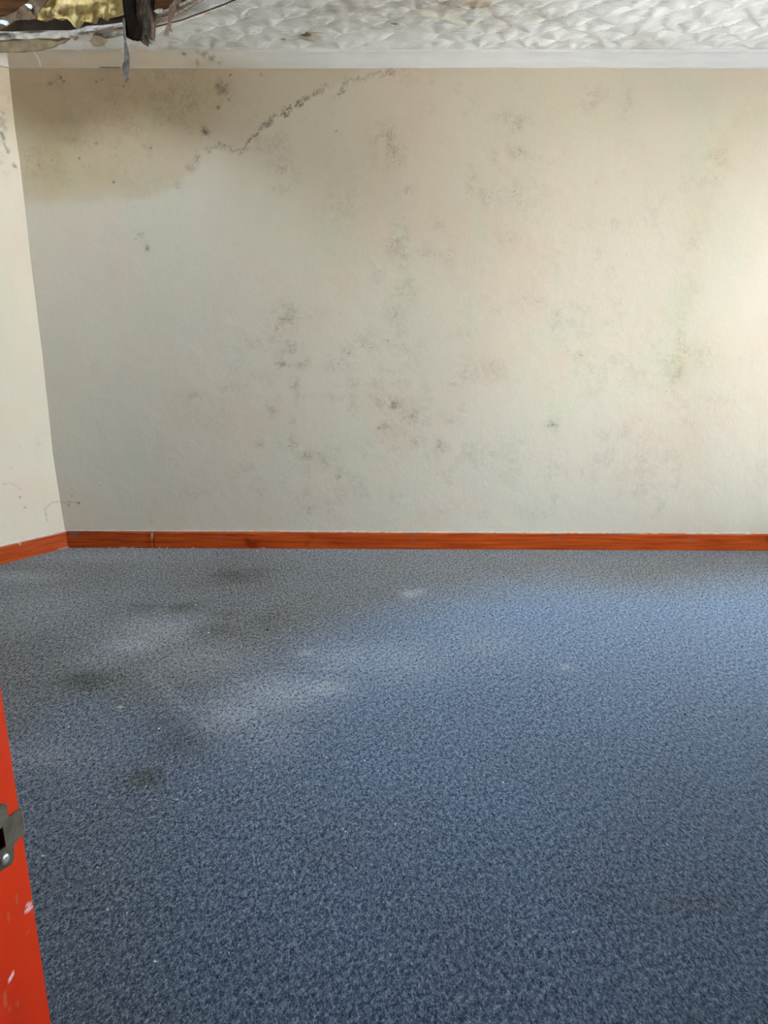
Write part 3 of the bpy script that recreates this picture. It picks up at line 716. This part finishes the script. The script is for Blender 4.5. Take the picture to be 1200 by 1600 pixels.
fb.box(DW, DW + T_, -WT, 0, 0, DH, door_frame_xyz)              # opposite jamb
fb.box(-T_, DW + T_, -WT, 0, DH, DH + T_, door_frame_xyz)       # head
fb.box(0, .012, -WT + .005, -.060, 0, DH, door_frame_xyz)         # door stop
me = mesh_from('door_1', fb.V, fb.F)
door = link('door_1', me, M_RED); tag(door, kind='structure')
at = me.attributes.new('stains', 'FLOAT_COLOR', 'POINT'); full = np.zeros((len(fb.V), 4), np.float32); full[:nA] = A.reshape(-1, 4)
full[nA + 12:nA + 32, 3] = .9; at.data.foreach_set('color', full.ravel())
# strike plate: tabs above and below, a lip that curls over the edge, square latch hole
pT = .0016
def plate_piece(pts_b_z, a0=0.0006, a1=None):
    a1 = a1 if a1 is not None else a0 + pT
    return [door_frame_xyz(a1, b, z) for b, z in pts_b_z], [door_frame_xyz(a0, b, z) for b, z in pts_b_z]
out = [jpt(*p) for p in [(-1,1256.5),(4,1255),(7.7,1255.5),(8.6,1262),(8.6,1272),(10,1276),(14,1274.5),(20,1269),(25.5,1265),(30.5,1262)]]
low = [jpt(*p) for p in [(36,1301.5),(31,1305),(25,1311),(20,1317),(18.6,1324),(19,1336),(18.5,1343),(14,1350),(7,1355),(0,1359)]]
ztop = out[0][1] + .001; zbot = low[-1][1] - .004; bl = hb0 - .011
poly = [(bl, ztop)] + out + low + [(bl, zbot)]
hl_ = [(hb0 + .0006, hz_top - .0006), (hb1 - .0006, hz_top - .0006), (hb1 - .0006, hz_bot + .0006), (hb0 + .0006, hz_bot + .0006)]
bmx = bmesh.new()
ov = [bmx.verts.new((b, z, 0)) for b, z in poly]; hv = [bmx.verts.new((b, z, 0)) for b, z in hl_]
oe = [bmx.edges.new((ov[i], ov[(i + 1) % len(ov)])) for i in range(len(ov))]; he = [bmx.edges.new((hv[i], hv[(i + 1) % 4])) for i in range(4)]
bmesh.ops.triangle_fill(bmx, use_beauty=True, edges=oe + he)
r_ = bmesh.ops.extrude_face_region(bmx, geom=list(bmx.faces))
for v in [g_ for g_ in r_['geom'] if isinstance(g_, bmesh.types.BMVert)]: v.co.z = pT
for v in bmx.verts: v.co = Vector(door_frame_xyz(v.co.z + .0004, v.co.x, v.co.y))
# curled lip beyond the edge of the jamb
zl0 = out[-1][1]; zl1 = low[0][1]
N = 8; prev = None
for i in range(N + 1):
    a = i / N; bb = a * .0050; aa = .0004 - .0030 * a * a; ring = []
    mz = .0025 * a * a
    for (zz, da) in ((zl0 - mz, pT), (zl1 + mz, pT), (zl1 + mz, 0), (zl0 - mz, 0)): ring.append(bmx.verts.new(Vector(door_frame_xyz(aa + da, bb - .0006, zz))))
    if prev:
        for k_ in range(4): bmx.faces.new((prev[k_], prev[(k_ + 1) % 4], ring[(k_ + 1) % 4], ring[k_]))
    prev = ring
bmx.faces.new(prev)
bmesh.ops.recalc_face_normals(bmx, faces=bmx.faces)
me = bpy.data.meshes.new('strike_plate'); bmx.to_mesh(me); bmx.free()
plate = link('strike_plate', me, M_BRASS, door); plate['label'] = 'tarnished metal strike plate'
sc = jpt(4.2, 1342)
def screw(b0, z0):
    s_ = MB(); R_ = .0042; prof = [(R_, 0), (R_, .0006), (R_ * .8, .0013), (R_ * .35, .0016)]
    for (r, h) in prof:
        for k_ in range(20):
            a = k_ / 20 * 2 * math.pi; s_.V.append(door_frame_xyz(.0018 + h, b0 + r * math.cos(a), z0 + r * math.sin(a)))
    for j in range(3):
        for k_ in range(20): s_.F.append((j * 20 + k_, j * 20 + (k_ + 1) % 20, j * 20 + 20 + (k_ + 1) % 20, j * 20 + 20 + k_))
    c = len(s_.V); s_.V.append(door_frame_xyz(.0018 + .0010, b0, z0))       # recess of the driver slot
    for k_ in range(20): s_.F.append((60 + k_, 60 + (k_ + 1) % 20, c))
    return s_.build('screw', M_SCREW, plate, True)
screw(*sc); screw(sc[0] - .004, ztop - .006)

# ================================================================== DEBRIS OF THE BROKEN CEILING
def jag(pts, n=3, amp=.7, seed=1):
    r = random.Random(seed); outp = []
    for i, p in enumerate(pts):
        q = pts[(i + 1) % len(pts)]
        outp.append(p)
        for k_ in range(1, n):
            t = k_ / n; outp.append((p[0] + (q[0] - p[0]) * t + r.uniform(-amp, amp), p[1] + (q[1] - p[1]) * t + r.uniform(-amp, amp)))
    return outp
def slab(name, pts, y0, thick, mat, parent=None, lean=0.0, bulge=0.0, seed=1, n=3, amp=.6):
    """a broken sheet: outline measured in the photo, standing at its own distance y0, with real thickness"""
    pp = [onY(px, py, y0) for px, py in jag(pts, n, amp, seed)]
    bm = bmesh.new(); vs = [bm.verts.new(p) for p in pp]; es = [bm.edges.new((vs[i], vs[(i + 1) % len(vs)])) for i in range(len(vs))]
    bmesh.ops.triangle_fill(bm, use_beauty=True, edges=es)
    bmesh.ops.subdivide_edges(bm, edges=[e for e in bm.edges if e.calc_length() > .02], cuts=2, use_grid_fill=True)
    bmesh.ops.triangulate(bm, faces=bm.faces)
    xm = sum(p.x for p in pp) / len(pp); zt = max(p.z for p in pp)
    r_ = bmesh.ops.extrude_face_region(bm, geom=list(bm.faces)); back = {g_ for g_ in r_['geom'] if isinstance(g_, bmesh.types.BMVert)}
    for v in bm.verts:
        b_ = v in back
        nz = mnoise.noise(v.co * 30 + Vector((seed, 0, 0))) * bulge + mnoise.noise(v.co * 9 + Vector((seed, 3, 0))) * bulge * 1.5
        v.co.y += nz + lean * (zt - v.co.z) + (thick if b_ else 0)
        if b_: v.co.x += .15 * thick; v.co.z += mnoise.noise(v.co * 40) * thick * .3
    bmesh.ops.recalc_face_normals(bm, faces=bm.faces)
    me = bpy.data.meshes.new(name); bm.to_mesh(me); bm.free()
    return link(name, me, mat, parent)
def empty(name, loc):
    e = bpy.data.objects.new(name, None); COL.objects.link(e); e.location = loc; e.empty_display_size = .05; return e
def adopt(parent, *obs):
    for o in obs:
        o.parent = parent; o.matrix_parent_inverse = Matrix.Translation(-parent.location)
def sweep(name, path, w_, h_, mat, seed=1, taper=True, rough=.25, parent=None):
    n = len(path); b = MB(); r = random.Random(seed)
    for i, p in enumerate(path):
        q = (path[min(i + 1, n - 1)] - path[max(i - 1, 0)]).normalized(); s = q.cross(Vector((0, 0, 1))).normalized(); u = s.cross(q)
        k_ = 1.0
        if taper: k_ = min(1, .25 + 4 * min(i, n - 1 - i) / n)
        for (a, c) in ((-1, -1), (0, -1.15), (1, -1), (1.1, 0), (1, 1), (0, 1.1), (-1, 1), (-1.1, 0)):
            b.V.append(tuple(p + s * a * w_ / 2 * k_ * r.uniform(1 - rough, 1 + rough) + u * c * h_ / 2 * k_ * r.uniform(1 - rough, 1 + rough)))
    for i in range(n - 1):
        for k_ in range(8): b.F.append((i * 8 + k_, i * 8 + (k_ + 1) % 8, i * 8 + 8 + (k_ + 1) % 8, i * 8 + 8 + k_))
    b.F.append(tuple(range(8))); b.F.append(tuple(range((n - 1) * 8, n * 8)))
    return b.build(name, mat, parent)
def dense(pts, m=6):
    o = []
    for a, b in zip(pts[:-1], pts[1:]):
        for i in range(m): o.append(a.lerp(b, i / m))
    return o + [pts[-1]]

# sagging flap of plasterboard at the left end of the hole
fl = empty('plasterboard_flap', onY(50, 50, 3.575))
a_ = slab('paper_face', [(-40,60),(0,59),(30,60),(60,59),(85,58),(100,56),(110,56),(107,61),(98,66),(86,71),(72,76),(52,79.5),(17,81),(-40,82)], 3.575, .010, M_PAPERB, lean=0.03, bulge=.003, seed=2, amp=.5)
b_ = slab('broken_edge', [(-40,52),(0,52),(30,51.5),(60,51),(85,51),(105,51),(111,54),(109,58.5),(96,58),(84,60.5),(60,59.5),(40,61),(20,60.5),(0,63),(-40,62)], 3.570, .014, M_CORE, bulge=.004, seed=3, amp=.8)
b_['label'] = 'pale crumbling plaster edge'
adopt(fl, a_, b_); tag(fl, 'sagging plasterboard flap with plain brown face below the left end of the ceiling hole', 'plasterboard')

# split pale laths along the rim of the hole
def cp(px, py, dz): return onZ(px, py, CEIL - dz)
l1 = sweep('split_lath', dense([cp(106,54,.004), cp(128,52,.008), cp(150,48.5,.008), cp(192,42,.008), cp(236,31.5,.008), cp(262,21,.012), cp(300,3,.014), cp(330,-14,.014)], 5), .030, .010, M_LATH, 4)
tag(l1, 'long pale split lath hugging the rim of the ceiling hole, upper of two', 'lath')
l2 = sweep('split_lath', dense([cp(148,62,.024), cp(165,59,.028), cp(192,52,.030), cp(236,40,.030), cp(255,33,.030), cp(285,18,.030), cp(318,0,.028)], 5), .016, .007, M_LATH, 9)
tag(l2, 'thinner pale split lath just below the long one under the ceiling hole', 'lath')
cb = sweep('ceiling_cable', dense([cp(225,46,.022), cp(240,43,.027), cp(258,38,.027), cp(285,31,.027), cp(315,20,.027), cp(345,9,.027), cp(372,-2,.027), cp(420,-30,.018)], 5), .0042, .0042, M_CABLE, 5, False, .05)
tag(cb, 'thin brown cable running diagonally across the textured ceiling', 'cable')

# hexagonal piece dangling under the rim
hx = empty('board_fragment', onY(152, 52, 3.56))
a_ = slab('brown_face', [(139.5,64),(146,54),(158,52.5),(166,63.5),(160.5,70.5),(146,72)], 3.56, .012, M_PAPERB, bulge=.001, seed=6, amp=.3)
b_ = slab('plaster_remnant', [(146,43),(155.5,42.5),(155.5,49),(157,54.5),(146,56),(145,49)], 3.565, .010, M_CORE, seed=7, amp=.3); b_['label'] = 'whitish plaster remnant on top'
adopt(hx, a_, b_); tag(hx, 'six-sided brown board fragment dangling under the middle of the hole rim', 'board fragment')
tag(slab('paper_scrap', [(111,56.5),(123,56),(120.5,61),(117,63),(113.5,60)], 3.58, .004, M_PINK, seed=8, amp=.4), 'tiny brown triangular scrap beside the sagging plasterboard flap', 'paper scrap')

# rotten timber hanging from the hole, shadow on its left side painted black
rt = empty('rotten_timber', onY(212, 0, 3.32))
a_ = slab('shadowed_side', [(191,-80),(209,-80),(211,-10),(210,20),(212,45),(210,56),(204,57),(198,58.5),(195,54),(193.5,30),(191,0)], 3.32, .045, M_SHADOW_SIDE, bulge=.002, seed=9, amp=.5)
a_['label'] = 'smooth side with its shadow painted near black'
b_ = slab('rough_side', [(207,-80),(236,-80),(234,-10),(234,10),(236,24),(235.5,45),(234.5,58.5),(230,59),(226,55),(223,51),(222.5,54),(226,59),(230.5,64.5),(226,62),(223.5,67),(220,65),(215,60),(211,57),(208,54),(207,20)], 3.325, .035, M_ROT, lean=.05, bulge=.010, seed=10, amp=.7)
b_['label'] = 'rough grey-brown decayed side'
adopt(rt, a_, b_); tag(rt, 'rotten timber end, one side painted shadow black, the other rough brown, hanging from the ceiling hole', 'timber')
sl = slab('hanging_splinter', [(191.5,28),(194,28),(195.5,45),(196.5,62),(199.5,75),(202,88),(201.8,104),(199.5,115),(197.5,122),(197,131),(195.5,131.5),(194.5,123),(193,117),(191.8,108),(191.8,99),(194,96),(194,85),(194.2,75),(193.5,62),(192.3,55)], 3.31, .004, M_SLIV, bulge=.003, seed=11, amp=.35, n=2)
tag(sl, 'long thin grey splinter dangling in front of the coving beside the shadow-black timber', 'splinter')

# torn strip of lining right of the timber
tag(slab('torn_paper', [(262,30),(262.5,18),(264.5,8),(270,3),(275,-4),(284,-4),(283.5,4),(279,7),(275.5,7),(274,16),(272,25),(267.5,33),(266.5,42),(269,48.5),(267,50),(264.5,46),(262.5,55),(255.5,53.5),(258,45),(261,38)], 3.25, .004, M_PINK, bulge=.004, seed=12, amp=.5), 'curled brown strip of torn paper hanging right of the rotten timber', 'torn paper')
tag(slab('plaster_crumb', [(240,17),(246,14),(254,13.5),(255,17),(251,20.5),(243,20)], 3.30, .010, M_CORE, seed=13, amp=.4), 'pale plaster crumb lodged on the hole rim beside the torn brown strip', 'plaster crumb')

# joist above the hole, insulation slumped over it
jb = MB(); jb.box(-3.04, XR + .29, 3.74, 3.79, onY(30, 24, 3.74).z, onY(30, 24, 3.74).z + .17)
tag(jb.build('ceiling_joist', M_JOIST), 'reddish brown joist inside the ceiling hole behind the yellow insulation', 'joist')
jb = MB(); jb.box(-1.78, -1.73, 2.30, 4.1, CEIL + .06, CEIL + .20); 
tag(slab('torn_lining', [(-30,50),(0,45),(12,37),(25,32),(45,32),(57,29),(60,18),(66,6),(78,-8),(52,-8),(42,6),(28,17),(10,24),(-30,30)], 3.54, .006, M_TORN, bulge=.010, seed=14, amp=.8), 'grey brown torn lining hanging diagonally at the left side of the ceiling hole', 'torn lining')
tag(slab('plaster_chip', [(38.5,6.5),(44,6),(48,6.8),(49.5,10),(48.5,14),(44.5,12.5)], 3.522, .006, M_CHIP, seed=15, amp=.25), 'small white chip stuck high on the torn grey brown lining', 'plaster chip')
tag(slab('plaster_chip', [(-6,31.5),(5,31),(11.5,33),(12,36),(9,39.5),(3,37),(-6,36)], 3.518, .008, M_CHIP, seed=16, amp=.3), 'white chip at the lower left end of the torn lining', 'plaster chip')

low_edge = [(54,24),(58,30),(64,32),(75,28),(84,26.5),(90,30),(96,28),(104,29),(110,34),(117,43.5),(121,38),(126,31),(130,33),(138,34),(145.5,36),(147,26),(158,26),(163,31),(166,26),(178,24),(194,19),(206,17)]
cols = 90; rows = 34; P = np.zeros((cols, rows, 3))
lx = [p[0] for p in low_edge]; ly = [p[1] for p in low_edge]
for i in range(cols):
    px = 54 + (206 - 54) * i / (cols - 1)
    bot = np.interp(px, lx, ly)
    for j in range(rows):
        v = j / (rows - 1)
        py = bot + (-60 - bot) * v
        xo = px + (12 * v if px < 80 else 0)
        n1 = mnoise.noise(Vector((px * .05, py * .07, 0))); n2 = mnoise.noise(Vector((px * .18, py * .22, 5))); n3 = mnoise.noise(Vector((px * .5, py * .6, 9)))
        dep = 3.670 - .05 * math.sin(min(1, v * 2.2) * math.pi * .5) - .018 * n1 - .009 * n2 - .004 * n3
        P[i, j] = onY(xo, py, dep)
o = grid_mesh('insulation_quilt', P, (0, .05, .01), M_INS, smooth_=True)
tag(o, 'yellow mineral wool insulation slumped inside the ceiling hole', 'insulation')

# ================================================================== SMALL DEBRIS ON THE CARPET
def flake_mesh(name, seed, mat, hgt=.0016, n=7):
    r = random.Random(seed); b = MB(); ps = []
    for i in range(n):
        a = i / n * 2 * math.pi; q = r.uniform(.6, 1.1); ps.append((math.cos(a) * q, math.sin(a) * q * .65))
    for z in (0, hgt): b.V += [(x * .001, y * .001, z) for x, y in ps] if z == 0 else [(x * .00088, y * .00088, z * r.uniform(.7, 1.2)) for x, y in ps]
    b.F = [tuple(range(n))[::-1], tuple(range(n, 2 * n))] + [(i, (i + 1) % n, n + (i + 1) % n, n + i) for i in range(n)]
    me = mesh_from(name, b.V, b.F); me.materials.append(mat); return me
FM = [flake_mesh('paint_flake', s, M_CHIP, .0020) for s in (1, 2, 3, 4)]
CM = [flake_mesh('carpet_crumb', s, M_CRUMB, .0020) for s in (5, 6)]
def put(me, name, px, py, size, k_):
    o = bpy.data.objects.new(name, me); COL.objects.link(o); c = onZ(px, py); o.location = (c.x, c.y, .0003)
    o.rotation_euler.z = (k_ * 2.399) % 6.283; o.scale = (size * 1.2, size * 1.2, 1.0); return o
flakes = [(67,1338,3.2),(168,1422,3.0),(198,1427,2.3),(187,1447,2.1),(242,1503,2.8),(152,1356,2.0),(197,1217,2.0),(228,1229,2.8),(309,1222,2.8),(313,1236,3.4),(243,1250,2.4),(277,1250,2.2),(280,1255,2.0),
    (476,1276,2.3),(411,1311,2.2),(361,1338,2.2),(540,1300,3.0),(536,1296,2.0),(577,1318,2.2),(617,1288,3.0),(556,1357,2.4),(523,1383,2.2),(512,1448,2.0),(358,1489,2.0),(786,1223,3.6),(895,1457,2.4),(672,1526,2.6),
    (290,1031,3.6),(306,946,3.8),(326,989,3.6),(453,985,3.6),(88,1078,3.2),(101,1019,3.2),(107,1136,2.8),(109,1197,2.8),(60,1147,2.8),(268,1190,3.2),(248,1139,3.4),(510,1184,3.4),(570,1189,3.2),(253,1192,2.0),
    (402,861,5),(451,862,5),(483,861,4.5),(212,863,4),(1042,1320,2.0),(334,1258,1.6),(287,1355,1.6)]
for k_, (px, py, s) in enumerate(flakes):
    tag(put(FM[k_ % 4], 'paint_flake', px, py, s, k_), 'tiny white paint flake lying on the blue-grey carpet', 'paint flake', 'white paint flakes scattered on the carpet')
crumbs = [(249,872,5),(418,985,6),(414,1013,4),(1178,1060,5),(1151,1124,4),(1070,1117,5),(773,1180,3),(786,1062,4),(950,1247,2)]
for k_, (px, py, s) in enumerate(crumbs):
    tag(put(CM[k_ % 2], 'carpet_crumb', px, py, s, k_), 'tiny dark crumb lying on the carpet', 'crumb', 'dark crumbs scattered on the carpet')
o = put(flake_mesh('plaster_flake', 21, M_PALE, .003, 6), 'plaster_flake', 187, 1106, 11, 0); o.rotation_euler.z = .1
tag(o, 'larger flat pale grey-green flake on the carpet, left of centre', 'plaster flake')
